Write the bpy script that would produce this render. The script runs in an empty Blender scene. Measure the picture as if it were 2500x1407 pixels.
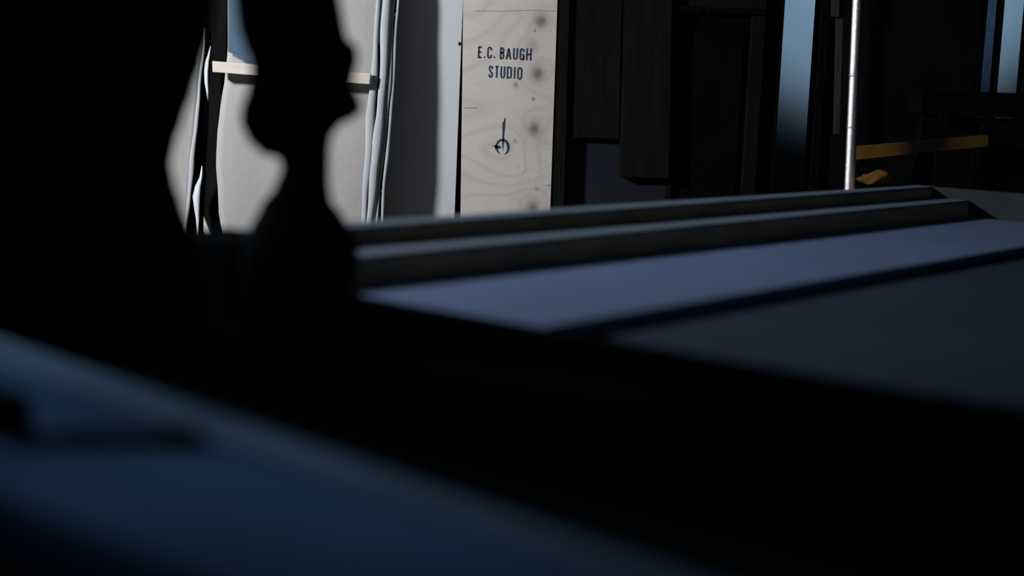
import bpy, bmesh, math, random
from mathutils import Vector, Matrix

# ------------------------------------------------------------------ camera, world, lights, exposure
scene = bpy.context.scene
COL = scene.collection
F_PX, CX, CY = 3472.0, 1250.0, 703.5
CAM_H, PITCH, ROLL = 1.25, math.radians(8.0), math.radians(2.3)
FW = Vector((0, math.cos(PITCH), -math.sin(PITCH)))
_r = Vector((1, 0, 0)); _u = _r.cross(FW)
RT = math.cos(ROLL) * _r + math.sin(ROLL) * _u
UP = -math.sin(ROLL) * _r + math.cos(ROLL) * _u
CAM = Vector((0, 0, CAM_H))

cam_d = bpy.data.cameras.new('camera'); cam = bpy.data.objects.new('camera', cam_d); COL.objects.link(cam)
m3 = Matrix((RT, UP, -FW)).transposed()
cam.matrix_world = Matrix.Translation(CAM) @ m3.to_4x4()
cam_d.sensor_width = 36.0; cam_d.lens = 36.0 * F_PX / 2500.0
cam_d.clip_start = 0.05
cam_d.dof.use_dof = True; cam_d.dof.focus_distance = 5.2; cam_d.dof.aperture_fstop = 1.15
scene.camera = cam

world = bpy.data.worlds.new('studio_ambient'); scene.world = world; world.use_nodes = True
bg = world.node_tree.nodes.get('Background')
bg.inputs[0].default_value = (0.60, 0.78, 1.0, 1); bg.inputs[1].default_value = 0.21

def area(name, loc, target, size, power, col, spread=180):
    d = bpy.data.lights.new(name, 'AREA'); d.shape = 'DISK'; d.size = size; d.energy = power; d.color = col
    d.spread = math.radians(spread)
    o = bpy.data.objects.new(name, d); COL.objects.link(o); o.location = loc
    o.rotation_euler = (Vector(target) - Vector(loc)).to_track_quat('-Z', 'Y').to_euler(); return o
def spot(name, loc, target, ang, blend, radius, power, col):
    d = bpy.data.lights.new(name, 'SPOT'); d.energy = power; d.color = col; d.shadow_soft_size = radius
    d.spot_size = math.radians(ang); d.spot_blend = blend
    o = bpy.data.objects.new(name, d); COL.objects.link(o); o.location = loc
    o.rotation_euler = (Vector(target) - Vector(loc)).to_track_quat('-Z', 'Y').to_euler(); return o
# the studio lamp off to the left, towards the back
area('studio_lamp', (-2.6, 3.5, 2.25), (0.0, 4.2, 1.0), 0.3, 115, (0.97, 0.98, 1.0))
# added unseen cold spot, its cone edge set to fade the far wall downwards
spot('added_back_spot', (1.88, 5.75, 2.3), (1.88, 7.6, 2.3), 70.5, 0.45, 0.14, 82, (0.48, 0.74, 1.0))

vs = scene.view_settings
vs.view_transform = 'Standard'; vs.look = 'None'; vs.gamma = 1.0; vs.use_curve_mapping = False; vs.exposure = 0.0

# ------------------------------------------------------------------ helpers
def ray(px, py): return FW + RT * ((px - CX) / F_PX) - UP * ((py - CY) / F_PX)
def at_y(px, py, y):
    d = ray(px, py); return CAM + d * (y / d.y)
def at_z(px, py, z):
    d = ray(px, py); return CAM + d * ((z - CAM_H) / d.z)

def link(name, me, mat=None, parent=None, smooth=False):
    o = bpy.data.objects.new(name, me); COL.objects.link(o)
    if mat: me.materials.append(mat)
    if smooth:
        for p in me.polygons: p.use_smooth = True
    if parent: o.parent = parent
    return o
def from_bm(name, bm, mat=None, parent=None, smooth=False):
    bmesh.ops.recalc_face_normals(bm, faces=bm.faces)
    me = bpy.data.meshes.new(name); bm.to_mesh(me); bm.free()
    return link(name, me, mat, parent, smooth)
def tag(o, label, cat, group=None):
    o['label'] = label; o['category'] = cat
    if group: o['group'] = group
    return o
def struct(o): o['kind'] = 'structure'; return o
def thing(name, loc=(0, 0, 0), rz=0.0):
    o = bpy.data.objects.new(name, None); COL.objects.link(o); o.location = loc; o.rotation_euler = (0, 0, rz)
    o.empty_display_size = 0.05; return o

def add_box(bm, x0, x1, y0, y1, z0, z1, M=None):
    vs_ = [bm.verts.new((x, y, z)) for x in (x0, x1) for y in (y0, y1) for z in (z0, z1)]
    for f in ((0, 1, 3, 2), (4, 6, 7, 5), (0, 4, 5, 1), (2, 3, 7, 6), (0, 2, 6, 4), (1, 5, 7, 3)):
        bm.faces.new([vs_[i] for i in f])
    if M:
        for v in vs_: v.co = M @ v.co
    return vs_
def box(name, x0, x1, y0, y1, z0, z1, mat, parent=None, bevel=0.0, M=None):
    bm = bmesh.new(); add_box(bm, x0, x1, y0, y1, z0, z1, M)
    if bevel: bmesh.ops.bevel(bm, geom=bm.edges[:], offset=bevel, segments=2, affect='EDGES', profile=0.5)
    return from_bm(name, bm, mat, parent)
def slab(name, pts_xz, y0, y1, mat, parent=None, bevel=0.0):
    """upright board: outline in the x-z plane, thickness along y (y0 faces the camera)"""
    bm = bmesh.new()
    a = [bm.verts.new((x, y0, z)) for x, z in pts_xz]; b = [bm.verts.new((x, y1, z)) for x, z in pts_xz]
    bm.faces.new(a); bm.faces.new(b[::-1]); n = len(a)
    for i in range(n): bm.faces.new((a[i], b[i], b[(i + 1) % n], a[(i + 1) % n]))
    if bevel: bmesh.ops.bevel(bm, geom=bm.edges[:], offset=bevel, segments=2, affect='EDGES')
    return from_bm(name, bm, mat, parent)
def px_slab(name, pts_px, y, th, mat, parent=None, bevel=0.0):
    P = [at_y(px, py, y) for px, py in pts_px]
    return slab(name, [(p.x, p.z) for p in P], y, y + th, mat, parent, bevel)
def extend(p, q, z):
    """point on the line p-q at height z"""
    t = (z - p[1]) / (q[1] - p[1]); return (p[0] + (q[0] - p[0]) * t, z)
def tall(name, top_l, top_r, bot_l, bot_r, y, th, z0, z1, mat, bevel=0.0):
    """a tall board through four pixels, run on to heights z0 and z1"""
    c = [(p.x, p.z) for p in (at_y(*q, y) for q in (top_l, top_r, bot_r, bot_l))]
    pts = [extend(c[0], c[3], z1), extend(c[1], c[2], z1), extend(c[1], c[2], z0), extend(c[0], c[3], z0)]
    return slab(name, pts, y, y + th, mat, None, bevel)
def tube(bm, pts, radii, seg=14, cap=True):
    rings = []
    for i, p in enumerate(pts):
        p = Vector(p); t = (Vector(pts[min(i + 1, len(pts) - 1)]) - Vector(pts[max(i - 1, 0)])).normalized()
        a = t.orthogonal().normalized(); b = t.cross(a); r = radii[i] if hasattr(radii, '__len__') else radii
        rings.append([bm.verts.new(p + r * (math.cos(2 * math.pi * k / seg) * a + math.sin(2 * math.pi * k / seg) * b)) for k in range(seg)])
    for i in range(len(rings) - 1):
        # keep rings aligned
        for k in range(seg):
            bm.faces.new((rings[i][k], rings[i][(k + 1) % seg], rings[i + 1][(k + 1) % seg], rings[i + 1][k]))
    if cap: bm.faces.new(rings[0][::-1]); bm.faces.new(rings[-1])
def lerp_tab(tab, t):
    if t <= tab[0][0]: return tab[0][1]
    for (a, va), (b, vb) in zip(tab, tab[1:]):
        if t <= b:
            k = (t - a) / (b - a); k = k * k * (3 - 2 * k) * 0.5 + k * 0.5
            return va + (vb - va) * k
    return tab[-1][1]

# ------------------------------------------------------------------ materials
def mat(name, base, rough=0.7, metal=0.0, var=0.25, scale=8.0, stretch=(1, 1, 1), bump=0.15, spec=0.3, detail=4):
    m = bpy.data.materials.new(name); m.use_nodes = True; nt = m.node_tree; N = nt.nodes; L = nt.links
    b = N['Principled BSDF']; b.inputs['Roughness'].default_value = rough; b.inputs['Metallic'].default_value = metal
    b.inputs['Specular IOR Level'].default_value = spec
    tc = N.new('ShaderNodeTexCoord'); mp = N.new('ShaderNodeMapping'); mp.inputs['Scale'].default_value = stretch
    L.new(tc.outputs['Object'], mp.inputs[0])
    no = N.new('ShaderNodeTexNoise'); no.inputs['Scale'].default_value = scale; no.inputs['Detail'].default_value = detail
    L.new(mp.outputs[0], no.inputs['Vector'])
    rp = N.new('ShaderNodeValToRGB'); rp.color_ramp.elements[0].position = 0.3; rp.color_ramp.elements[1].position = 0.7
    rp.color_ramp.elements[0].color = tuple(c * (1 - var) for c in base) + (1,)
    rp.color_ramp.elements[1].color = tuple(min(1, c * (1 + var)) for c in base) + (1,)
    L.new(no.outputs['Fac'], rp.inputs[0]); L.new(rp.outputs[0], b.inputs['Base Color'])
    if bump:
        bn = N.new('ShaderNodeBump'); bn.inputs['Strength'].default_value = bump; bn.inputs['Distance'].default_value = 0.004
        n2 = N.new('ShaderNodeTexNoise'); n2.inputs['Scale'].default_value = scale * 8; n2.inputs['Detail'].default_value = 3
        L.new(mp.outputs[0], n2.inputs['Vector']); L.new(n2.outputs['Fac'], bn.inputs['Height']); L.new(bn.outputs[0], b.inputs['Normal'])
    return m

M_floor = mat('concrete_floor', (0.03, 0.03, 0.032), 0.85)
M_wall = mat('dark_wall_paint', (0.006, 0.006, 0.0065), 0.95, scale=3, spec=0.02)
M_ceil = mat('ceiling_paint', (0.03, 0.03, 0.03), 0.9)
M_farwall = mat('pale_plaster', (0.62, 0.66, 0.70), 0.9, var=0.06, scale=4)
M_darkwood = mat('dark_stained_wood', (0.007, 0.007, 0.0068), 0.9, scale=5, stretch=(8, 8, 1), spec=0.03)
M_darkwood2 = mat('dark_brown_board', (0.0085, 0.0085, 0.008), 0.9, scale=5, stretch=(8, 8, 1), spec=0.03)
M_doorpaint = mat('black_door_paint', (0.0035, 0.0035, 0.0038), 0.9, spec=0.02)
M_white = mat('white_painted_board', (0.58, 0.61, 0.645), 0.8, var=0.04, scale=6)
M_canvas = mat('raw_canvas', (0.40, 0.39, 0.385), 0.95, var=0.03, scale=5, bump=0.3, spec=0.05)
M_hemshade = mat('hem_shade', (0.035, 0.04, 0.048), 0.9, spec=0.05)
M_bluepaper = mat('blue_paper', (0.085, 0.135, 0.195), 0.9, var=0.1, scale=5, spec=0.05)
M_hem = mat('canvas_hem', (0.43, 0.46, 0.49), 0.8, var=0.05, scale=10, spec=0.15)
M_pine = mat('planed_pine', (0.66, 0.61, 0.54), 0.7, var=0.08, scale=6, stretch=(1, 8, 8))
M_tape = mat('curled_plastic', (0.62, 0.66, 0.70), 0.45, var=0.08, scale=20, spec=0.5)
M_metal = mat('galvanised_steel', (0.80, 0.80, 0.80), 0.34, metal=1.0, var=0.12, scale=60, stretch=(1, 1, 0.9), bump=0.4)
M_strip = mat('weathered_lath', (0.034, 0.032, 0.029), 0.9, scale=6, stretch=(8, 8, 1))
M_yellow = mat('ochre_paint', (0.16, 0.085, 0.015), 0.85, var=0.35, scale=9, spec=0.15)
M_beam = M_yellow.copy(); M_beam.name = 'shaded_ochre_paint'
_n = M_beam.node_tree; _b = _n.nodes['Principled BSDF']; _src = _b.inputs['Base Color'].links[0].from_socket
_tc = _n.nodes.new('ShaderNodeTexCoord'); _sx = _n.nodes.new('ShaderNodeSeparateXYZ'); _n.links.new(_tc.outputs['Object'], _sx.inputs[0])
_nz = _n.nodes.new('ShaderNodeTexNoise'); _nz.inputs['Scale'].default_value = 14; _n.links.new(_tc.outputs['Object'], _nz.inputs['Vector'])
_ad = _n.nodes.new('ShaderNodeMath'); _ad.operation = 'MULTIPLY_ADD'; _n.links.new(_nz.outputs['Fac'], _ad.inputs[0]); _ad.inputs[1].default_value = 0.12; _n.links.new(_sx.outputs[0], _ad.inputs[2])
_rp = _n.nodes.new('ShaderNodeValToRGB'); _e = _rp.color_ramp.elements            # soft shade over the beam's middle, put into its colour
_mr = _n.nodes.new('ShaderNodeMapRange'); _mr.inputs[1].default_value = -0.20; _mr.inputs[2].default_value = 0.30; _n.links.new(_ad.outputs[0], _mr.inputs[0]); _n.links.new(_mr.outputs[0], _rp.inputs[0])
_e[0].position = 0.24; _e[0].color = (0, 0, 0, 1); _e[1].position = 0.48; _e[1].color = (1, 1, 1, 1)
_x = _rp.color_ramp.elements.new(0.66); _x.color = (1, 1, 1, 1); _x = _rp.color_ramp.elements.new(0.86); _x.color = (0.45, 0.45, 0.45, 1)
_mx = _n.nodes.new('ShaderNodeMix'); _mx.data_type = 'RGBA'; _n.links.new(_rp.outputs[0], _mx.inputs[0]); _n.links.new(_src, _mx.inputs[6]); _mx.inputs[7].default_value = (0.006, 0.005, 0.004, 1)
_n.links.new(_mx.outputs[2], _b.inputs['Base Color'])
M_bench = mat('black_bench_wood', (0.003, 0.003, 0.0034), 0.9, spec=0.02)
M_table = mat('black_table_paint', (0.004, 0.0065, 0.0085), 1.0, scale=4, spec=0.0)
M_rail = mat('blue_grey_rail', (0.12, 0.165, 0.235), 0.9, var=0.15, scale=6, stretch=(1, 5, 5), spec=0.15)
M_endrail = mat('dark_end_rail', (0.030, 0.036, 0.044), 0.9, var=0.15, scale=6, spec=0.05)
M_railside = mat('brown_rail', (0.46, 0.35, 0.255), 0.85, var=0.2, scale=6, stretch=(1, 5, 5), spec=0.1)
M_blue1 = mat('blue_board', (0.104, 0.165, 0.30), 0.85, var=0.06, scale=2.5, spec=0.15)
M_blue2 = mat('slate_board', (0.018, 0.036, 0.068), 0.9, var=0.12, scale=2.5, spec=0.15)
M_near = mat('navy_board', (0.028, 0.068, 0.150), 1.0, var=0.4, scale=2.2, spec=0.0)
M_near2 = mat('grey_blue_plank', (0.056, 0.105, 0.185), 1.0, var=0.3, scale=2.2, spec=0.0)
M_black = mat('black_clay', (0.005, 0.0065, 0.008), 1.0, var=0.2, scale=12, spec=0.0)
M_ink = mat('blue_black_ink', (0.030, 0.052, 0.092), 0.8, var=0.35, scale=160, bump=0)
M_pencil = mat('blue_pencil', (0.26, 0.30, 0.40), 0.9, var=0.3, scale=200, bump=0)
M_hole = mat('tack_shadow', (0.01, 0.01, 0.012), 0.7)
M_tack = mat('tack_head', (0.55, 0.57, 0.6), 0.4, metal=0.8)

def plywood_material(knots, filler):
    m = bpy.data.materials.new('knotty_plywood'); m.use_nodes = True; nt = m.node_tree; N = nt.nodes; L = nt.links
    b = N['Principled BSDF']; b.inputs['Roughness'].default_value = 0.8; b.inputs['Specular IOR Level'].default_value = 0.15
    def math_(op, a, c=None, clamp=False):
        n = N.new('ShaderNodeMath'); n.operation = op; n.use_clamp = clamp
        for i, v in enumerate((a, c)):
            if v is None: continue
            if isinstance(v, (int, float)): n.inputs[i].default_value = v
            else: L.new(v, n.inputs[i])
        return n.outputs[0]
    tc = N.new('ShaderNodeTexCoord')
    sep = N.new('ShaderNodeSeparateXYZ'); L.new(tc.outputs['Object'], sep.inputs[0])
    wob = N.new('ShaderNodeTexNoise'); wob.inputs['Scale'].default_value = 40; L.new(tc.outputs['Object'], wob.inputs['Vector'])
    wv = math_('MULTIPLY', math_('SUBTRACT', wob.outputs['Fac'], 0.5), 0.012)
    mp = N.new('ShaderNodeMapping'); mp.inputs['Scale'].default_value = (2.0, 0.1, 3.1); mp.inputs['Rotation'].default_value = (0, 0.5, 0)
    L.new(tc.outputs['Object'], mp.inputs[0])
    no = N.new('ShaderNodeTexNoise'); no.inputs['Scale'].default_value = 1.15; no.inputs['Detail'].default_value = 1.0; no.inputs['Distortion'].default_value = 0.25
    L.new(mp.outputs[0], no.inputs['Vector'])
    field = no.outputs['Fac']; kmask = None; halo = None
    for (kx, kz, r, s) in knots:
        dx = math_('DIVIDE', math_('SUBTRACT', math_('ADD', sep.outputs[0], wv), kx), r)
        dz = math_('DIVIDE', math_('SUBTRACT', math_('ADD', sep.outputs[2], wv), kz), r * 1.15)
        d2 = math_('ADD', math_('MULTIPLY', dx, dx), math_('MULTIPLY', dz, dz))
        g = math_('POWER', 2.718, math_('MULTIPLY', d2, -0.9))
        g2 = math_('POWER', 2.718, math_('MULTIPLY', d2, -0.10))
        gs = math_('MULTIPLY', g, s)
        kmask = gs if kmask is None else math_('MAXIMUM', kmask, gs)
        g2s = math_('MULTIPLY', g2, s if r > 0.015 else 0.0)
        halo = g2s if halo is None else math_('MAXIMUM', halo, g2s)
    field = math_('ADD', field, math_('MULTIPLY', halo, 0.22))
    # growth-ring contours
    pp = math_('PINGPONG', math_('MULTIPLY', field, 9.0), 0.5)
    line = N.new('ShaderNodeMapRange'); line.inputs[1].default_value = 0.0; line.inputs[2].default_value = 0.22
    line.inputs[3].default_value = 1.0; line.inputs[4].default_value = 0.0; L.new(pp, line.inputs[0])
    fin = N.new('ShaderNodeTexNoise'); fin.inputs['Scale'].default_value = 22; fin.inputs['Detail'].default_value = 6
    mp2 = N.new('ShaderNodeMapping'); mp2.inputs['Scale'].default_value = (1, 1, 3.5); mp2.inputs['Rotation'].default_value = (0, 0.5, 0)
    L.new(tc.outputs['Object'], mp2.inputs[0]); L.new(mp2.outputs[0], fin.inputs['Vector'])
    def mix(fac, c1, c2):
        n = N.new('ShaderNodeMix'); n.data_type = 'RGBA'
        if isinstance(fac, (int, float)): n.inputs[0].default_value = fac
        else: L.new(fac, n.inputs[0])
        for i, c in ((6, c1), (7, c2)):
            if isinstance(c, tuple): n.inputs[i].default_value = c + (1,)
            else: L.new(c, n.inputs[i])
        return n.outputs[2]
    c = mix(math_('MULTIPLY', math_('SUBTRACT', fin.outputs['Fac'], 0.30, ), 1.4, True), (0.62, 0.575, 0.54), (0.70, 0.665, 0.635))
    c = mix(math_('MULTIPLY', line.outputs[0], math_('MULTIPLY', fin.outputs['Fac'], 0.65)), c, (0.44, 0.385, 0.345))
    c = mix(math_('MULTIPLY', halo, 0.34, True), c, (0.40, 0.36, 0.345))
    c = mix(math_('MULTIPLY', kmask, 0.85, True), c, (0.13, 0.11, 0.115))
    # small resin specks
    vo = N.new('ShaderNodeTexVoronoi'); vo.inputs['Scale'].default_value = 11; L.new(tc.outputs['Object'], vo.inputs['Vector'])
    sp = N.new('ShaderNodeMapRange'); sp.inputs[1].default_value = 0.03; sp.inputs[2].default_value = 0.075; sp.inputs[3].default_value = 0.7; sp.inputs[4].default_value = 0.0
    L.new(vo.outputs['Distance'], sp.inputs[0])
    gt = math_('GREATER_THAN', N.new('ShaderNodeSeparateColor').outputs[0], 0.62)
    L.new(vo.outputs['Color'], gt.node.inputs[0].links[0].from_node.inputs[0])
    c = mix(math_('MULTIPLY', sp.outputs[0], gt), c, (0.20, 0.17, 0.16))
    L.new(c, b.inputs['Base Color'])
    bn = N.new('ShaderNodeBump'); bn.inputs['Strength'].default_value = 0.35; bn.inputs['Distance'].default_value = 0.004
    # torn grain: stronger relief in a patch low on the right
    fx, fz, fr = filler
    dx = math_('SUBTRACT', sep.outputs[0], fx); dz = math_('SUBTRACT', sep.outputs[2], fz)
    dd = math_('SQRT', math_('ADD', math_('MULTIPLY', dx, dx), math_('MULTIPLY', dz, dz)))
    pr = N.new('ShaderNodeMapRange'); pr.inputs[1].default_value = fr * 0.4; pr.inputs[2].default_value = fr; pr.inputs[3].default_value = 1; pr.inputs[4].default_value = 0.12
    L.new(dd, pr.inputs[0])
    rg = N.new('ShaderNodeTexNoise'); rg.inputs['Scale'].default_value = 55; rg.inputs['Detail'].default_value = 4; rg.inputs['Distortion'].default_value = 1.2
    L.new(tc.outputs['Object'], rg.inputs['Vector'])
    L.new(math_('MULTIPLY', rg.outputs['Fac'], pr.outputs[0]), bn.inputs['Height'])
    L.new(bn.outputs[0], b.inputs['Normal'])
    return m

# ------------------------------------------------------------------ the room
WY = 5.30                                              # front of the back wall
XL, XR = -3.6, 3.6
struct(box('floor', XL, XR, -3.0, 8.0, -0.1, 0.0, M_floor))
struct(box('ceiling', XL, XR, -3.0, 8.0, 3.0, 3.1, M_ceil))
struct(box('wall_left', XL - 0.1, XL, -3.0, 8.0, 0.0, 3.0, M_wall))
struct(box('wall_right', XR, XR + 0.1, -3.0, 8.0, 0.0, 3.0, M_wall))
struct(box('wall_far', XL, XR, 7.6, 7.7, 0.0, 3.0, M_farwall))
# back wall with a tall slit and a wider opening to the room behind
s_l, s_r = at_y(1905, 150, WY).x, at_y(1995, 150, WY).x
o_l = at_y(2398, 150, WY).x; o_r = at_y(2510, 150, WY).x
bm = bmesh.new()
add_box(bm, XL, s_l, WY, WY + 0.1, 0, 3.0)
add_box(bm, s_r, o_l, WY, WY + 0.1, 0, 3.0)
add_box(bm, o_r + 0.03, XR, WY, WY + 0.1, 0, 3.0)
add_box(bm, s_l, s_r, WY, WY + 0.1, 2.3, 3.0); add_box(bm, s_l, s_r, WY, WY + 0.1, 0.0, 0.35)
add_box(bm, o_l, o_r + 0.03, WY, WY + 0.1, 2.3, 3.0); add_box(bm, o_l, o_r + 0.03, WY, WY + 0.1, 0.0, 0.5)
struct(from_bm('wall_back', bm, M_wall))

# ------------------------------------------------------------------ plywood board with the studio's name
PY = 5.20
pc = [at_y(*q, PY) for q in ((1131, 0), (1362, 0), (1344, 521), (1124, 533))]
pcx = [(p.x, p.z) for p in pc]
p_org = Vector(((pcx[2][0] + pcx[3][0]) / 2, PY, 0.0))
pts = [extend(pcx[0], pcx[3], 2.3), extend(pcx[1], pcx[2], 2.3), extend(pcx[1], pcx[2], 0), extend(pcx[0], pcx[3], 0)]
def on_ply(px, py, y=PY):
    p = at_y(px, py, y); return (p.x - p_org.x, p.z)
kn = [(1321, 52, 0.020, 1.0), (1300, 112, 0.024, 0.42), (1313, 180, 0.021, 1.0), (1260, 207, 0.009, 0.8), (1305, 315, 0.020, 1.0),
      (1300, 508, 0.020, 0.9), (1311, 462, 0.007, 0.5), (1302, 242, 0.006, 0.8), (1258, 344, 0.006, 0.7)]
knots = [on_ply(a, b) + (r, s) for a, b, r, s in kn]
fl = on_ply(1305, 430)
M_ply = plywood_material(knots, (fl[0], fl[1], 0.12))
ply = thing('plywood_board', p_org)
tag(ply, 'tall knotty plywood board printed with a studio name and emblem in dark blue', 'board')
slab('panel', [(x - p_org.x, z) for x, z in pts], 0.0, 0.018, M_ply, ply, 0.0015)
IY = -0.0006                                           # print lies on the face
def ribbon(bm, pts, w, closed=False):
    n = len(pts); P = [Vector((p[0], p[1])) for p in pts]; Lr = []
    for i in range(n):
        a = P[(i - 1) % n] if (closed or i > 0) else None; c = P[(i + 1) % n] if (closed or i < n - 1) else None
        d1 = (P[i] - a).normalized() if a is not None else None; d2 = (c - P[i]).normalized() if c is not None else None
        if d1 is None: d1 = d2
        if d2 is None: d2 = d1
        t = (d1 + d2).normalized(); nrm = Vector((-t.y, t.x)); k = max(0.5, nrm.dot(Vector((-d1.y, d1.x))))
        o = nrm * (w / 2 / k); Lr.append((P[i] + o, P[i] - o))
    V = [(bm.verts.new((l.x, IY, l.y)), bm.verts.new((r.x, IY, r.y))) for l, r in Lr]
    rng = range(n) if closed else range(n - 1)
    for i in rng:
        j = (i + 1) % n; bm.faces.new((V[i][0], V[j][0], V[j][1], V[i][1]))
def arc(cx, cy, rx, ry, a0, a1, n=8):
    return [(cx + rx * math.cos(math.radians(a0 + (a1 - a0) * i / n)), cy + ry * math.sin(math.radians(a0 + (a1 - a0) * i / n))) for i in range(n + 1)]
RY = 0.2
LET = {  # strokes on a unit cell, pen centred
 'E': [([(0, -.06), (0, 1.06)], 0), ([(0, 1), (1, 1)], 0), ([(0, .52), (.9, .52)], 0), ([(0, 0), (1, 0)], 0)],
 'C': [([(1, .70)] + arc(.5, 1 - RY, .5, RY, 0, 180) + arc(.5, RY, .5, RY, 180, 360) + [(1, .30)], 0)],
 'B': [([(0, -.06), (0, 1.06)], 0), ([(0, 1), (.5, 1)] + arc(.55, .77, .42, .23, 90, -90) + [(0, .54)], 0), ([(0, .54), (.5, .54)] + arc(.55, .27, .45, .27, 90, -90) + [(0, 0)], 0)],
 'A': [([(-.05, -.06), (.5, 1)], 0), ([(1.05, -.06), (.5, 1)], 0), ([(.2, .28), (.8, .28)], 0)],
 'U': [([(0, 1.06), (0, .3)] + arc(.5, RY, .5, RY, 180, 360) + [(1, .3), (1, 1.06)], 0)],
 'G': [([(1, .72)] + arc(.5, 1 - RY, .5, RY, 0, 180) + arc(.5, RY, .5, RY, 180, 340) + [(1, .25), (1, .46), (.5, .46)], 0), ([(1, .3), (1, -.06)], 0)],
 'H': [([(0, -.06), (0, 1.06)], 0), ([(1, -.06), (1, 1.06)], 0), ([(0, .5), (1, .5)], 0)],
 'S': [([(1, .74)] + arc(.5, 1 - RY, .5, RY, 0, 180) + [(.05, .68), (.5, .52), (.95, .34)] + arc(.5, RY, .5, RY, 0, -180) + [(0, .27)], 0)],
 'T': [([(-.1, 1), (1.1, 1)], 0), ([(.5, 1), (.5, -.06)], 0)],
 'D': [([(0, 0), (.45, 0)] + arc(.5, RY, .5, RY, -90, 0) + arc(.5, 1 - RY, .5, RY, 0, 90) + [(0, 1)], 1)],
 'I': [([(.5, -.06), (.5, 1.06)], 0)],
 'O': [(arc(.5, 1 - RY, .5, RY, 0, 180) + arc(.5, RY, .5, RY, 180, 360), 1)],
}
ZS, ZX, ZY = 10.05, 1140.0, 90.0
rows = [('E', 270, 380, 235, 520), ('.', 415, 445, 480, 520), ('C', 495, 615, 245, 527), ('.', 652, 684, 478, 522), ('B', 808, 918, 263, 545), ('A', 955, 1087, 270, 553),
        ('U', 1130, 1250, 275, 560), ('G', 1290, 1410, 283, 573), ('H', 1452, 1585, 285, 580),
        ('S', 528, 638, 708, 1002), ('T', 680, 783, 715, 1002), ('U', 820, 937, 725, 1016), ('D', 975, 1102, 735, 1022), ('I', 1140, 1192, 740, 1030), ('O', 1230, 1358, 750, 1047)]
PEN = 0.0060
for ch, x0, x1, y0, y1 in rows:
    lo = on_ply(ZX + x0 / ZS, ZY + y1 / ZS); hi = on_ply(ZX + x1 / ZS, ZY + y0 / ZS)
    ctr = on_ply(ZX + (x0 + x1) / 2 / ZS, ZY + (y0 + y1) / 2 / ZS)
    mpp = 5.25 / F_PX
    w = (x1 - x0) / ZS * mpp; h = (y1 - y0) / ZS * mpp
    bm = bmesh.new()
    if ch == '.':
        ribbon(bm, [(ctr[0], ctr[1] - h / 2), (ctr[0], ctr[1] + h / 2)], w)
        from_bm('period', bm, M_ink, ply); continue
    for st, closed in LET[ch]:
        P = [(ctr[0] - w / 2 + PEN / 2 + u * (w - PEN), ctr[1] - h / 2 + PEN / 2 + v * (h - PEN)) for u, v in st]
        Q = [P[0]]
        for p in P[1:]:
            if (Vector(p) - Vector(Q[-1])).length > 1e-5: Q.append(p)
        if closed and (Vector(Q[0]) - Vector(Q[-1])).length < 1e-5: Q.pop()
        ribbon(bm, Q, PEN, closed)
    from_bm('letter', bm, M_ink, ply)
# emblem: brush through an open crescent with a small tool at its left (outline read at 10.82 px per px)
def emb(x, y): p = on_ply(1180 + x / 10.82, 270 + y / 10.82); return p
bm = bmesh.new()
def poly(pts):
    v = [bm.verts.new((p[0], IY, p[1])) for p in pts]; bm.faces.new(v)
shaft_l = [(565, 185), (548, 270), (505, 330), (500, 450), (508, 560), (500, 680), (498, 800), (500, 920), (508, 1010), (514, 1060)]
shaft_r = [(570, 185), (590, 215), (578, 330), (575, 450), (558, 560), (548, 680), (550, 800), (530, 920), (524, 1010), (518, 1060)]
for i in range(len(shaft_l) - 1): poly([emb(*shaft_l[i]), emb(*shaft_r[i]), emb(*shaft_r[i + 1]), emb(*shaft_l[i + 1])])
outer = [(460, 1170), (380, 1110), (320, 1030), (292, 950), (325, 890), (380, 800), (430, 760), (500, 748), (560, 752), (620, 785), (670, 850), (697, 950), (690, 1040), (650, 1110), (590, 1150), (535, 1168)]
inner = [(452, 1165), (415, 1110), (388, 1050), (375, 980), (372, 910), (405, 850), (445, 815), (490, 808), (540, 812), (585, 840), (612, 900), (628, 960), (632, 1030), (612, 1085), (578, 1128), (540, 1166)]
for i in range(len(outer) - 1): poly([emb(*outer[i]), emb(*outer[i + 1]), emb(*inner[i + 1]), emb(*inner[i])])
poly([emb(*p) for p in [(215, 935), (290, 925), (340, 915), (450, 935), (465, 955), (450, 1000), (380, 1005), (300, 985), (290, 950), (240, 945)]])
from_bm('emblem', bm, M_ink, ply)
bm = bmesh.new(); ribbon(bm, [on_ply(1160, 27), on_ply(1230, 27), on_ply(1300, 25), on_ply(1358, 27)], 0.0022); from_bm('pencil_line', bm, M_pencil, ply)
bm = bmesh.new(); ribbon(bm, [on_ply(1132, 263.5), on_ply(1165, 263)], 0.0012); from_bm('crack', bm, M_strip, ply)
bm = bmesh.new(); ribbon(bm, [on_ply(1332, 452), on_ply(1346, 453)], 0.0014); from_bm('crack', bm, M_strip, ply)

# ------------------------------------------------------------------ white board beside the plywood
wb = tall('white_board', (960, 0), (1131, 0), (935, 533), (1110, 533), 5.255, 0.02, 0.0, 2.3, M_white, 0.001)
tag(wb, 'white painted board between the canvas hem and the printed plywood, mostly in shadow', 'board')
c = at_y(1122, 107, 5.2545); bm = bmesh.new(); bmesh.ops.create_uvsphere(bm, u_segments=10, v_segments=6, radius=0.006)
for v in bm.verts: v.co = Vector((c.x, 5.255, c.z)) + Vector((v.co.x, v.co.y * 0.4, v.co.z * 1.2))
from_bm('nail_head', bm, M_hole, wb)

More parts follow.
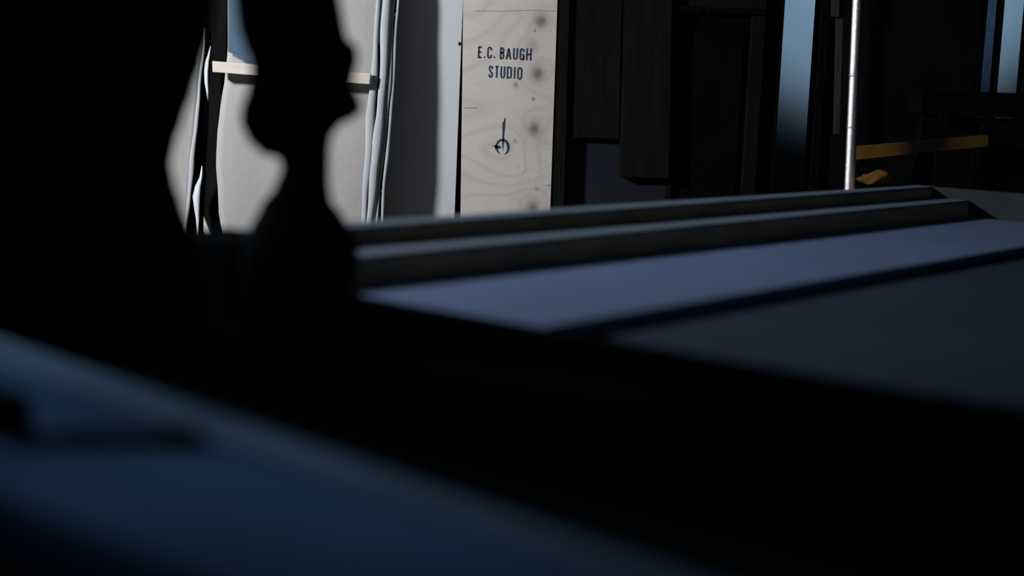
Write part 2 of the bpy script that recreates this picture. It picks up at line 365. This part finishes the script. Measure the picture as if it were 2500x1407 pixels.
# ------------------------------------------------------------------ canvas with its gathered hem
CYY = 5.16
cv = thing('canvas_sheet', (at_y(715, 300, CYY).x, CYY, 0.0))
tag(cv, 'large pale canvas sheet with a gathered hem, hanging behind the sculpted head', 'canvas')
def cloth(name, left, right, y, z0, z1, m, parent, n=24, k=46, amp=0.004, th=0.003, seed=1, tilt=0.0):
    """hanging cloth between two pixel edges (lists of px,py), run on below and above"""
    rnd = random.Random(seed); ph = [rnd.uniform(0, 6.28) for _ in range(6)]
    def edge(tab):
        P = [at_y(a, b, y) for a, b in tab]; P = sorted([(p.z, p.x) for p in P]); return P
    eL, eR = edge(left), edge(right)
    def ev(E, z):
        if z < E[0][0] or z > E[-1][0]:
            (za, xa), (zb, xb) = (E[0], E[1]) if z < E[0][0] else (E[-2], E[-1])
            base = E[0] if z < E[0][0] else E[-1]
            return base[1] + (z - base[0]) * 0.0
        return lerp_tab(E, z)
    bm = bmesh.new(); o = parent.location
    front = []
    for i in range(k + 1):
        z = z0 + (z1 - z0) * i / k; row = []
        xl, xr = ev(eL, z), ev(eR, z)
        for j in range(n + 1):
            u = j / n; x = xl + (xr - xl) * u
            yy = y - tilt * (1.25 - z) + amp * (math.sin(u * 9 + ph[0] + z * 1.5) + 0.6 * math.sin(u * 17 + ph[1] - z * 2.2)) 
            row.append(bm.verts.new((x - o.x, yy - o.y, z - o.z)))
        front.append(row)
    for i in range(k):
        for j in range(n): bm.faces.new((front[i][j], front[i][j + 1], front[i + 1][j + 1], front[i + 1][j]))
    ob = from_bm(name, bm, m, parent, True)
    md = ob.modifiers.new('thickness', 'SOLIDIFY'); md.thickness = th; md.offset = 0
    return ob
cloth('canvas', [(556, 0), (556, 120), (549, 190), (538, 260), (530, 330), (527, 400), (532, 470), (534, 520), (540, 560), (552, 596)],
      [(955, 0), (950, 150), (944, 300), (934, 400), (925, 470), (918, 565)], CYY, 0.25, 2.2, M_canvas, cv)
# hem: vertical rolls of gathered cloth
def roll(name, path, rad, y, z0, z1, m, parent, flat=0.6, dy=0.0):
    P = sorted([(at_y(a, b, y).z, at_y(a, b, y).x) for a, b in path]); R = rad
    bm = bmesh.new(); o = parent.location; k = 60; seg = 12; rings = []
    rt = sorted([(at_y(path[i][0], path[i][1], y).z, R[i]) for i in range(len(path))])
    for i in range(k + 1):
        z = z0 + (z1 - z0) * i / k
        x = lerp_tab(P, z); r = lerp_tab(rt, z) * (1 + 0.06 * math.sin(z * 31 + x * 50))
        if z < P[0][0]: x += (z - P[0][0]) * (P[1][1] - P[0][1]) / (P[1][0] - P[0][0])
        x += 0.0012 * math.sin(z * 23 + y * 90)
        rings.append([bm.verts.new((x + r * math.cos(2 * math.pi * s / seg) - o.x, y + dy - (1.25 - z) * 0.045 + flat * r * math.sin(2 * math.pi * s / seg) - o.y, z - o.z)) for s in range(seg)])
    for i in range(k):
        for s in range(seg): bm.faces.new((rings[i][s], rings[i][(s + 1) % seg], rings[i + 1][(s + 1) % seg], rings[i + 1][s]))
    bm.faces.new(rings[0][::-1]); bm.faces.new(rings[-1])
    return from_bm(name, bm, m, parent, True)
mp_ = 5.1 / F_PX
HY = 5.135
hem = [([(922, 0), (917, 120), (912, 200), (905, 290), (899, 400), (893, 480), (889, 560)], [5, 6, 9, 11, 9, 7, 6], HY),
       ([(944, 0), (938, 120), (936, 190), (931, 260), (921, 350), (913, 450), (901, 560)], [11, 11, 9, 10, 12, 10, 7], HY - 0.012),
       ([(958, 0), (953, 120), (950, 200), (944, 290), (934, 370), (926, 460), (919, 560)], [5, 5, 6, 4, 5, 4, 4], HY - 0.004),
       ([(971, 0), (965, 90), (960, 190), (955, 280), (946, 370), (938, 465), (933, 560)], [3, 4, 4, 4, 5, 4, 3], HY)]
for path, rad, y in hem:
    roll('hem_fold', path, [r * mp_ for r in rad], y, 0.3, 2.15, M_hem, cv)
# hem backing: dark sheet added as the shade deep between the folds
cloth('hem_shade', [(918, 0), (905, 280), (888, 560)], [(972, 0), (957, 280), (935, 560)], HY + 0.014, 0.3, 2.15, M_hemshade, cv, n=6, amp=0.001, seed=4, tilt=0.045)
for px, py in [(964, 33), (948, 287), (941, 372), (933, 465), (927, 542)]:
    p = at_y(px, py, HY - 0.006)
    ty_ = -(1.25 - p.z) * 0.045
    bm = bmesh.new(); n = 12
    o = cv.location
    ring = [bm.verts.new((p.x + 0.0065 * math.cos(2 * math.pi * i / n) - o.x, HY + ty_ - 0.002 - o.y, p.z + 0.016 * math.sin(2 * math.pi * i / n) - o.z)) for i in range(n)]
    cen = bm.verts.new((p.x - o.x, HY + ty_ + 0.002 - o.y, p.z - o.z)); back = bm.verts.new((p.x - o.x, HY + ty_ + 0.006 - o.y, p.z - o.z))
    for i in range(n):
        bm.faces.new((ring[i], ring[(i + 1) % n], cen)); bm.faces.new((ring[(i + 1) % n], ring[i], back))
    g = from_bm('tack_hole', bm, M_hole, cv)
    bm = bmesh.new(); bmesh.ops.create_uvsphere(bm, u_segments=8, v_segments=5, radius=0.0024)
    for v in bm.verts: v.co = Vector((p.x - o.x, HY + ty_ - 0.0015 - o.y, p.z - 0.003 - o.z)) + v.co
    from_bm('tack', bm, M_tack, g)

# second canvas at the far left, its bright edge showing past the torso
c2 = thing('canvas_sheet', (at_y(400, 300, 5.19).x, 5.19, 0.0))
tag(c2, 'pale canvas sheet at far left, a narrow lit edge showing beside the torso', 'canvas')
cloth('canvas', [(300, 0), (290, 560)], [(497, 110), (487, 220), (480, 300), (471, 400), (464, 480), (456, 565)], 5.19, 0.25, 1.42, M_canvas, c2, n=14, seed=7)
roll('hem_fold', [(497, 110), (487, 220), (480, 300), (471, 400), (464, 480), (456, 565)], [3 * mp_, 4 * mp_, 5 * mp_, 6 * mp_, 5 * mp_, 4 * mp_], 5.18, 0.3, 1.42, M_hem, c2)

# dark post between the two canvases
dp = tall('easel_post', (512, 0), (556, 0), (487, 590), (538, 590), 5.205, 0.04, 0.0, 2.2, M_darkwood, 0.002)
tag(dp, 'dark wooden upright post between the two pale canvases', 'post')
# cross bar
cb = thing('cross_bar', at_y(712, 177, 5.09))
tag(cb, 'pale planed pine bar crossing in front of the canvas behind the head', 'bar')
bm = bmesh.new()
P = [at_y(*q, 5.09) for q in ((518, 149), (905, 180), (902, 206), (519, 176))]
o = cb.location
a = [bm.verts.new((p.x - o.x, 0.0, p.z - o.z)) for p in P]; b_ = [bm.verts.new((p.x - o.x, 0.03, p.z - o.z)) for p in P]
bm.faces.new(a); bm.faces.new(b_[::-1])
for i in range(4): bm.faces.new((a[i], b_[i], b_[(i + 1) % 4], a[(i + 1) % 4]))
bmesh.ops.bevel(bm, geom=bm.edges[:], offset=0.0012, segments=1, affect='EDGES')
from_bm('bar', bm, M_pine, cb)
# blue paper hanging over the canvas's upper corner
bp = px_slab('paper_sheet', [(557, -120), (672, -120), (672, 186), (572, 133), (557, 127)], 5.125, 0.003, M_bluepaper)
tag(bp, 'blue paper sheet hanging over the upper left corner of the large canvas', 'paper')
# taut line running up from the bar
p0, p1 = at_y(568, 134, 5.12), at_y(672, 189, 5.12); bm = bmesh.new(); tube(bm, [p0, p1], 0.0032, 8)
tag(from_bm('guy_line', bm, M_rail), 'thin dark cord slanting along the lower edge of the blue paper', 'cord')
# curled plastic slivers
def sliver(name, tab, y, label, grp):
    """tab: px left, px right, py"""
    bm = bmesh.new(); rows = []
    for (xl, xr, py) in tab:
        a, c_ = at_y(xl, py, y), at_y(xr, py, y - 0.012); mid = (a + c_) / 2 + Vector((0, -0.006, 0))
        rows.append([bm.verts.new(v) for v in (a, mid, c_)])
    for r, s in zip(rows, rows[1:]):
        for j in range(2): bm.faces.new((r[j], r[j + 1], s[j + 1], s[j]))
    ob = from_bm(name, bm, M_tape, None, True); md = ob.modifiers.new('thickness', 'SOLIDIFY'); md.thickness = 0.0012
    return tag(ob, label, 'plastic', grp)
sliver('plastic_strip', [(513, 515, 112), (508, 513, 130), (501, 510, 150), (498, 508, 175), (499, 508, 200), (503, 509, 222), (507, 509, 245)], 5.15,
       'short curled plastic strip catching light left of the cross bar end', 'plastic strips')
sliver('plastic_strip', [(492, 494, 405), (487, 494, 432), (476, 490, 455), (470, 488, 480), (473, 487, 505), (478, 486, 535), (480, 485, 560), (481, 483, 598)], 5.15,
       'long curled plastic strip catching light low beside the dark post', 'plastic strips')
# slanting leg
el = px_slab('wood_slat', [(497, 530), (503, 545), (545, 650), (530, 650), (497, 565)], 5.13, 0.02, M_pine)
tag(el, 'pale wooden slat slanting at the foot of the dark post', 'slat')

# ------------------------------------------------------------------ dark boards and door on the right
b1 = tall('wall_board', (1364, 0), (1392, 0), (1347, 515), (1378, 515), 5.205, 0.05, 0.0, 2.3, M_darkwood2, 0.003)
tag(b1, 'narrow dark batten standing right against the printed plywood', 'board')
def board(px4, y, z1, m, label, bev=0.002):
    tl, tr, br, bl = px4; c = [(p.x, p.z) for p in (at_y(*q, y) for q in px4)]
    ob = slab('wall_board', [extend(c[0], c[3], z1), extend(c[1], c[2], z1), c[2], c[3]], y, y + 0.03, m, None, bev)
    return tag(ob, label, 'board')
M_bluelit = mat('blue_lit_wall', (0.017, 0.020, 0.028), 0.9, var=0.15, scale=4, spec=0.03)  # faint blue light low on the wall, put into the base colour
board(((1396, 0), (1519, 0), (1511, 340), (1384, 335)), 5.222, 2.35, M_darkwood2, 'wide dark brown wall board left of the long black seam, ending higher')
board(((1524, 0), (1642, 0), (1633, 437), (1512, 432)), 5.215, 2.35, M_darkwood2, 'wide dark brown wall board beside the black door, hanging lower')
sk = tall('wall_panel', (1388, 330), (1640, 336), (1375, 520), (1630, 520), 5.255, 0.04, 0.0, at_y(1500, 325, 5.255).z, M_bluelit, 0.002)
tag(sk, 'dark lower wall panel under the two brown boards, blue light put into its colour', 'panel')
bt = tall('edge_strip', (1399, 342), (1404, 342), (1392, 515), (1398, 515), 5.238, 0.016, 0.0, at_y(1400, 342, 5.238).z, M_bluelit, 0.001)
tag(bt, 'thin upright strip at the left edge of the blue tinted panel', 'trim')
# door with frame
d0 = at_y(1752, 300, 5.25)
dr = thing('door_1', (d0.x, 5.25, 0.0)); struct(dr)
def dpart(name, x0p, x1p, y, th, z0, z1, m):
    a = at_y(x0p, 250, y).x - d0.x; b2 = at_y(x1p, 250, y).x - d0.x
    return box(name, a, b2, y - 5.25, y - 5.25 + th, z0, z1, m, dr, 0.003)
zt = at_y(1750, 30, 5.25).z
dpart('door_leaf', 1650, 1850, 5.272, 0.028, 0.0, zt, M_doorpaint)
dpart('frame_post', 1636, 1652, 5.25, 0.05, 0.0, zt + 0.09, M_darkwood)
dpart('frame_post', 1824, 1858, 5.25, 0.05, 0.0, zt + 0.09, M_darkwood)
dpart('frame_header', 1652, 1824, 5.25, 0.05, zt, zt + 0.09, M_darkwood)
dpart('door_panel', 1672, 1808, 5.262, 0.012, 0.35, zt - 0.06, M_doorpaint)
hb = dpart('head_rail', 1645, 1700, 5.235, 0.016, zt - 0.002, zt + 0.018, M_doorpaint)
hb = dpart('head_rail', 1712, 1856, 5.235, 0.016, zt - 0.004, zt + 0.018, M_doorpaint)
# jambs of the slit
for nm, xa, xb in (('trim_1', s_l - 0.035, s_l), ('trim_2', s_r, s_r + 0.03)):
    struct(box(nm, xa, xb, WY - 0.02, WY + 0.11, 0.35, 2.3, M_doorpaint, None, 0.002))
# mullion and jambs of the wider opening
mxl = at_y(2441, 110, WY).x
bm = bmesh.new(); add_box(bm, mxl - 0.006, mxl + 0.006, WY - 0.01, WY + 0.09, 0.5, 2.3)
win = thing('window_1', ((o_l + o_r) / 2, WY, 0.5)); struct(win)
def wpart(name, x0, x1, y0, y1, z0, z1, m): return box(name, x0 - win.location.x, x1 - win.location.x, y0 - WY, y1 - WY, z0 - 0.5, z1 - 0.5, m, win, 0.001)
bm.free()
wpart('mullion', mxl - 0.005, mxl + 0.005, WY, WY + 0.06, 0.5, 2.3, M_doorpaint)
wpart('jamb', o_r, o_r + 0.03, WY - 0.01, WY + 0.10, 0.5, 2.3, M_doorpaint)
wpart('jamb', o_l - 0.03, o_l, WY - 0.01, WY + 0.10, 0.5, 2.3, M_doorpaint)
# translucent left pane of smoked glass
M_glass = bpy.data.materials.new('smoked_glass'); M_glass.use_nodes = True
nt = M_glass.node_tree; g = nt.nodes.new('ShaderNodeBsdfTransparent'); g.inputs[0].default_value = (0.36, 0.38, 0.44, 1)
gl = nt.nodes.new('ShaderNodeBsdfGlossy'); gl.inputs['Roughness'].default_value = 0.1; mx = nt.nodes.new('ShaderNodeMixShader'); mx.inputs[0].default_value = 0.03
nt.links.new(g.outputs[0], mx.inputs[1]); nt.links.new(gl.outputs[0], mx.inputs[2]); nt.links.new(mx.outputs[0], nt.nodes['Material Output'].inputs[0])
wpart('pane', o_l, mxl - 0.005, WY + 0.03, WY + 0.034, 0.5, 2.3, M_glass)

# weathered lath hanging by the pole
lt = tall('lath', (2043, 0), (2060, 0), (2036, 326), (2050, 328), 5.22, 0.012, at_y(2043, 327, 5.22).z, 2.2, M_strip, 0.001)
tag(lt, 'long weathered lath hanging just left of the steel pole', 'lath')
lt2 = tall('lath', (2031, 0), (2050, 0), (2030, 41), (2049, 41), 5.205, 0.012, at_y(2040, 41, 5.205).z, 2.2, M_strip, 0.001)
tag(lt2, 'short weathered lath overlapping the long lath beside the steel pole', 'lath')

# steel pole
PYY = 4.72
pt, pb = at_y(2094, 0, PYY), at_y(2074, 452, PYY)
def pole_at(z): t = (z - pb.z) / (pt.z - pb.z); return Vector((pb.x + (pt.x - pb.x) * t, PYY, z))
pole = thing('steel_pole', pole_at(0.0)); tag(pole, 'bright galvanised steel pole standing behind the far end of the tray', 'pole')
o = pole.location; bm = bmesh.new(); tube(bm, [pole_at(z) - o for z in (0.02, 0.5, 1.0, 1.5, 2.0, 3.0)], 0.0172, 20); from_bm('tube', bm, M_metal, pole, True)
bm = bmesh.new(); tube(bm, [Vector((0, 0, 0)), Vector((0, 0, 0.02))], 0.06, 20); from_bm('foot_plate', bm, M_metal, pole)
for py in (184, 310):
    z = at_y(2085, py, PYY).z; bm = bmesh.new(); tube(bm, [pole_at(z - 0.004) - o, pole_at(z + 0.004) - o], 0.0183, 20); from_bm('coupling', bm, M_metal, pole, True)

# ochre trestle with a lower shelf and a bundle on it, behind the tray end
YT = 4.98
tr = thing('trestle', (at_y(2250, 350, YT).x, YT, 0.0)); tag(tr, 'ochre painted wooden trestle beam in the dark behind the pole', 'trestle')
o = tr.location
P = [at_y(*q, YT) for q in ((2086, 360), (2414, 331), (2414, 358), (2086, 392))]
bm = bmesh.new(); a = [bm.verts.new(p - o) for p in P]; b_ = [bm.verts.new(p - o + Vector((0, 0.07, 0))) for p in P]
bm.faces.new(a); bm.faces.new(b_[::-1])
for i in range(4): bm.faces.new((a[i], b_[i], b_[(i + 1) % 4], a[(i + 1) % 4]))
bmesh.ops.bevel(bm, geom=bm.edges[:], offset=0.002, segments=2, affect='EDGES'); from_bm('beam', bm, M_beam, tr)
zs = at_y(2140, 452, YT).z
for px in (2125, 2385):
    for s in (-1, 1):
        p = at_y(px, 372, YT); bm = bmesh.new(); y_ = YT + 0.035 + s * 0.02
        tube(bm, [Vector((p.x, y_, p.z)) - o, Vector((p.x, YT + 0.035 + s * 0.05, 0.0)) - o], 0.016, 4); from_bm('leg', bm, M_bench, tr)
xa, xb = at_y(2090, 450, YT).x, at_y(2410, 450, YT).x
box('shelf', xa - o.x, xb - o.x, -0.03, 0.10, zs - 0.02, zs, M_bench, tr, 0.002)
bm = bmesh.new(); bmesh.ops.create_icosphere(bm, subdivisions=3, radius=1.0)
pcn = at_y(2140, 435, YT)
for v in bm.verts:
    n = v.co.normalized(); k = 1 + 0.16 * math.sin(n.x * 7 + 1) * math.cos(n.z * 5) + 0.08 * math.sin(n.y * 11 + n.x * 9)
    zz = n.z * 0.026 * k + (0.004 if n.x > -0.2 else -0.004)
    v.co = Vector((pcn.x + n.x * 0.062 * k, YT + 0.01 + n.y * 0.032 * k, max(zs, zs + 0.022 + zz)))
tag(from_bm('cloth_bundle', bm, M_yellow, None, True), 'small lumpy ochre bundle just right of the foot of the steel pole', 'cloth')
# dark bench by the window
bn_ = thing('tall_bench', (at_y(2440, 250, 5.05).x, 5.05, 0.0)); tag(bn_, 'black tall bench with a thick top in front of the blue window', 'bench')
o = bn_.location
zt_, zb_ = at_y(2440, 226, 5.05).z, at_y(2440, 286, 5.05).z
x0 = at_y(2250, 250, 5.05).x
box('bench_top', x0 - o.x, 0.62, 0.0, 0.18, zb_, zt_, M_bench, bn_, 0.004)
P = [at_y(*q, 5.07) for q in ((2407, 288), (2491, 291), (2506, 350), (2401, 350))]
c = [(p.x - o.x, p.z) for p in P]
slab('leg', [c[0], c[1], extend(c[1], c[2], 0.0), extend(c[0], c[3], 0.0)], 0.03, 0.10, M_bench, bn_)
slab('leg', [(x0 - o.x + 0.02, zb_), (x0 - o.x + 0.07, zb_), (x0 - o.x + 0.05, 0), (x0 - o.x - 0.02, 0)], 0.03, 0.10, M_bench, bn_)
slab('leg', [(0.5, zb_), (0.57, zb_), (0.6, 0), (0.52, 0)], 0.03, 0.10, M_bench, bn_)

# ------------------------------------------------------------------ black work table, stepped tray and boards on it
TH = math.radians(51.0)                                # the table runs off to the right at this angle
AX = Vector((math.cos(TH), math.sin(TH), 0)); MX = Vector((-math.sin(TH), math.cos(TH), 0))
def tw(a, m, z=0.0): return AX * a + MX * m + Vector((0, 0, z))
TZ = 0.86
tb = thing('work_table', tw(2.5, 1.1), TH); tag(tb, 'long black work table carrying the tray and the dark sculptures', 'table')
box('table_top', -2.05, 2.1, -0.9, 0.95, TZ - 0.05, TZ, M_table, tb, 0.004)
for a in (-1.9, 1.95):
    for m in (-0.8, 0.85): box('leg', a - 0.045, a + 0.045, m - 0.045, m + 0.045, 0, TZ - 0.05, M_table, tb)
box('apron', -1.85, 1.9, -0.82, -0.79, TZ - 0.15, TZ - 0.05, M_table, tb)
box('apron', -1.85, 1.9, 0.84, 0.87, TZ - 0.15, TZ - 0.05, M_table, tb)

ty = thing('stepped_tray', tw(3.0, 1.1, TZ), TH); tag(ty, 'long shallow tray of blue boards with a stepped wooden rim on the black table', 'tray')
def tp(name, a0, a1, m0, m1, z0, z1, m, bev=0.003): return box(name, a0 - 3.0, a1 - 3.0, m0 - 1.1, m1 - 1.1, z0 - TZ, z1 - TZ, m, ty, bev)
RIM = 1.76
def cap(name, a0, a1, m0, m1, z0, z1, par): return box(name, a0 - 3.0, a1 - 3.0, m0 - 1.1, m1 - 1.1, z0 - TZ, z1 - TZ, M_rail, par, 0.002)
R0, R1, RZ, A0, A1 = RIM + 0.13, RIM + 0.20, 0.983, 1.62, 4.55
rail = tp('back_rail', A0, A1, R0, R1, TZ, RZ - 0.006, M_railside); cap('rail_cap', A0, A1, R0, R1, RZ - 0.006, RZ, rail)
led = tp('ledge', A0, A1 - 0.04, RIM, R0, TZ, 0.943, M_railside); cap('ledge_cap', A0, A1 - 0.04, RIM, R0, 0.943, 0.949, led)
er = tp('end_rail', A1 - 0.04, A1, 0.3, R0, TZ, RZ, M_endrail)
tp('corner_block', 1.45, A0, RIM, R1, TZ, 0.987, M_table)
tp('added_dark_strip', 1.58, 1.655, 0.45, RIM, TZ, 0.899, M_table)  # black strip added to hide the lamp-lit end faces of the panels
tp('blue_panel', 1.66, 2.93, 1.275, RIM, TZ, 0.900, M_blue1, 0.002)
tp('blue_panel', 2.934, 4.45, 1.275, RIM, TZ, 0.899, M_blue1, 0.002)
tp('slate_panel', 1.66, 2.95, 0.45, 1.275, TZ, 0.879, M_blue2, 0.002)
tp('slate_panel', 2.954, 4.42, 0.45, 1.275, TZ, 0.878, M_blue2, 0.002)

# near planks with a dark flat tool and a block on them
def plank(outline, z, mm, lab):
    ca = sum(p[0] for p in outline) / 4; cm = sum(p[1] for p in outline) / 4
    nb = thing('plank', tw(ca, cm, TZ), TH); tag(nb, lab, 'plank', 'planks at the near end')
    bm = bmesh.new(); lo = [bm.verts.new((a - ca, m - cm, 0)) for a, m in outline]; up = [bm.verts.new((a - ca, m - cm, z)) for a, m in outline]
    bm.faces.new(lo[::-1]); bm.faces.new(up)
    for i in range(4): bm.faces.new((lo[i], lo[(i + 1) % 4], up[(i + 1) % 4], up[i]))
    bmesh.ops.bevel(bm, geom=bm.edges[:], offset=0.004, segments=2, affect='EDGES'); from_bm('board', bm, mm, nb)
plank([(0.945, 1.95), (1.055, 1.95), (0.855, 0.32), (0.815, 0.32)], 0.036, M_near2, 'narrow tapering grey blue plank at the near end of the black table')
plank([(0.62, 1.95), (0.938, 1.95), (0.808, 0.32), (0.62, 0.32)], 0.040, M_near, 'wide dark navy plank across the near end of the black table')
bk = at_z(40, 985, 0.92)
tag(box('dark_block', -0.07, 0.07, -0.022, 0.022, 0.0, 0.035, M_black, None, 0.004), 'small black block on the navy plank at the left picture edge', 'block')
bko = bpy.data.objects['dark_block']; bko.location = (bk.x - 0.045, bk.y + 0.01, 0.90); bko.rotation_euler = (0, 0, TH + math.pi / 2)
p0, p1 = at_z(140, 1068, 0.905), at_z(490, 1068, 0.905)
d = (p1 - p0); ang = math.atan2(d.y, d.x)
tl = thing('flat_bar', ((p0.x + p1.x) / 2, (p0.y + p1.y) / 2, 0.90), ang); tag(tl, 'black flat bar lying on the wide navy plank, lower left', 'tool')
h = d.length / 2
box('blade', -h, h * 0.45, -0.015, 0.015, 0.0, 0.008, M_black, tl, 0.002)
box('handle', h * 0.42, h, -0.014, 0.014, 0.0, 0.013, M_black, tl, 0.005)

# ------------------------------------------------------------------ the sculpted head
BY = 2.20
def silhouette(left, right, y):
    L_ = sorted([(at_y(a, b, y).z, at_y(a, b, y).x) for a, b in left]); R_ = sorted([(at_y(a, b, y).z, at_y(a, b, y).x) for a, b in right])
    return L_, R_
def loft(name, left, right, y, z0, z1, depth, m, parent, face=None, k=120, seg=48):
    """closed body of stacked ovals between two side outlines; 'face' pushes the front out and carves features"""
    L_, R_ = silhouette(left, right, y); bm = bmesh.new(); rings = []; o = parent.location
    for i in range(k + 1):
        z = z0 + (z1 - z0) * i / k
        xl, xr = lerp_tab(L_, z), lerp_tab(R_, z); row = []
        dep = lerp_tab(depth, z)
        for s in range(seg):
            th = 2 * math.pi * s / seg; cx_ = (xl + xr) / 2; rx = (xr - xl) / 2
            x = cx_ + rx * math.cos(th); yy = y + dep * math.sin(th)
            if face: x, yy = face(x, yy, z, th, cx_, rx, dep, y)
            row.append(bm.verts.new((x - o.x, yy - o.y, z - o.z)))
        rings.append(row)
    for i in range(k):
        for s in range(seg): bm.faces.new((rings[i][s], rings[i][(s + 1) % seg], rings[i + 1][(s + 1) % seg], rings[i + 1][s]))
    bm.faces.new(rings[0][::-1]); bm.faces.new(rings[-1])
    return from_bm(name, bm, m, parent, True)
def zpx(py, y=BY, px=740): return at_y(px, py, y).z
left = [(596, 745), (597, 690), (592, 640), (595, 590), (612, 555), (638, 500), (672, 455), (688, 412), (686, 391), (668, 380), (640, 376), (606, 340), (588, 300), (590, 265), (604, 225), (614, 185), (613, 150), (596, 110), (583, 70), (578, 30), (574, 0)]
right = [(850, 745), (866, 690), (876, 630), (868, 580), (838, 530), (808, 488), (803, 440), (804, 370), (808, 335), (828, 306), (868, 288), (886, 268), (878, 235), (864, 208), (867, 180), (876, 148), (872, 115), (846, 88), (838, 50), (830, 0)]
ztop = 1.52
for lst, x in ((left, 600), (right, 790)):
    pass
L_extra = [(590, -60), (640, -110), (695, -128)]
R_extra = [(812, -60), (770, -110), (715, -128)]
bust = thing('sculpted_head', (at_z(735, 745, TZ).x, BY, TZ)); tag(bust, 'black sculpted head in profile on a narrow neck and rounded base, out of focus', 'sculpture')
dep = sorted([(zpx(p), d) for p, d in ((745, 0.082), (690, 0.088), (620, 0.088), (560, 0.075), (500, 0.046), (440, 0.040), (390, 0.046), (340, 0.060), (280, 0.066), (200, 0.070), (120, 0.074), (40, 0.078), (-30, 0.070), (-90, 0.048), (-128, 0.006))])
def head_face(x, y, z, th, cx_, rx, dep_, y0):
    t = (th + math.pi) % (2 * math.pi) - math.pi                     # 0 = front (to the right)
    py_front = lambda p: zpx(p)
    if zpx(300) < z < zpx(60) and abs(t) < 1.5:
        # the face narrows so that nose and beard are ridges, not shelves
        f = math.exp(-(t / 0.55) ** 2); w = min(1, (z - zpx(300)) / 0.02, (zpx(60) - z) / 0.02)
        x -= w * (1 - f) * 0.018 * math.cos(t) ** 2
        for s in (-1, 1):                                            # eye sockets
            x -= 0.010 * math.exp(-((t - s * 0.50) / 0.18) ** 2) * math.exp(-((z - zpx(108)) / 0.010) ** 2)
        x -= 0.004 * math.exp(-(t / 0.35) ** 2) * math.exp(-((z - zpx(206)) / 0.004) ** 2)   # mouth
    for s in (-1, 1):                                                # ears
        e = math.exp(-((t - s * 1.75) / 0.16) ** 2) * math.exp(-((z - zpx(135)) / 0.024) ** 2)
        y += s * 0.012 * e
    return x, y
loft('head', left + L_extra, right + R_extra, BY, TZ, zpx(-128), dep, M_black, bust, head_face, 150, 56)

# ------------------------------------------------------------------ the dark torso at the left edge
TY = 2.17
ts = thing('torso_sculpture', (at_z(120, 800, TZ).x, TY, TZ)); tag(ts, 'large black torso shape with a narrow waist at the left edge, out of focus', 'sculpture')
tr_ = [(520, 790), (505, 700), (490, 640), (468, 580), (440, 500), (424, 450), (416, 400), (426, 350), (446, 290), (470, 220), (492, 150), (512, 80), (522, 20), (524, -60)]
tl_ = [(-260, 790), (-250, 700), (-235, 640), (-210, 580), (-180, 500), (-160, 450), (-155, 400), (-165, 350), (-185, 290), (-210, 220), (-235, 150), (-255, 80), (-270, 20), (-275, -60)]
tr_ += [(515, -160), (470, -250), (330, -300), (215, -330), (205, -420)]
tl_ += [(-270, -160), (-225, -250), (-90, -300), (20, -330), (30, -420)]
tz = lambda p: at_y(120, p, TY).z
tdep = sorted([(tz(p), d) for p, d in ((790, 0.13), (640, 0.13), (500, 0.115), (400, 0.10), (290, 0.115), (150, 0.13), (0, 0.13), (-160, 0.12), (-250, 0.09), (-330, 0.055), (-420, 0.05))])
loft('torso', tl_, tr_, TY, TZ, tz(-420), tdep, M_black, ts, None, 100, 48)
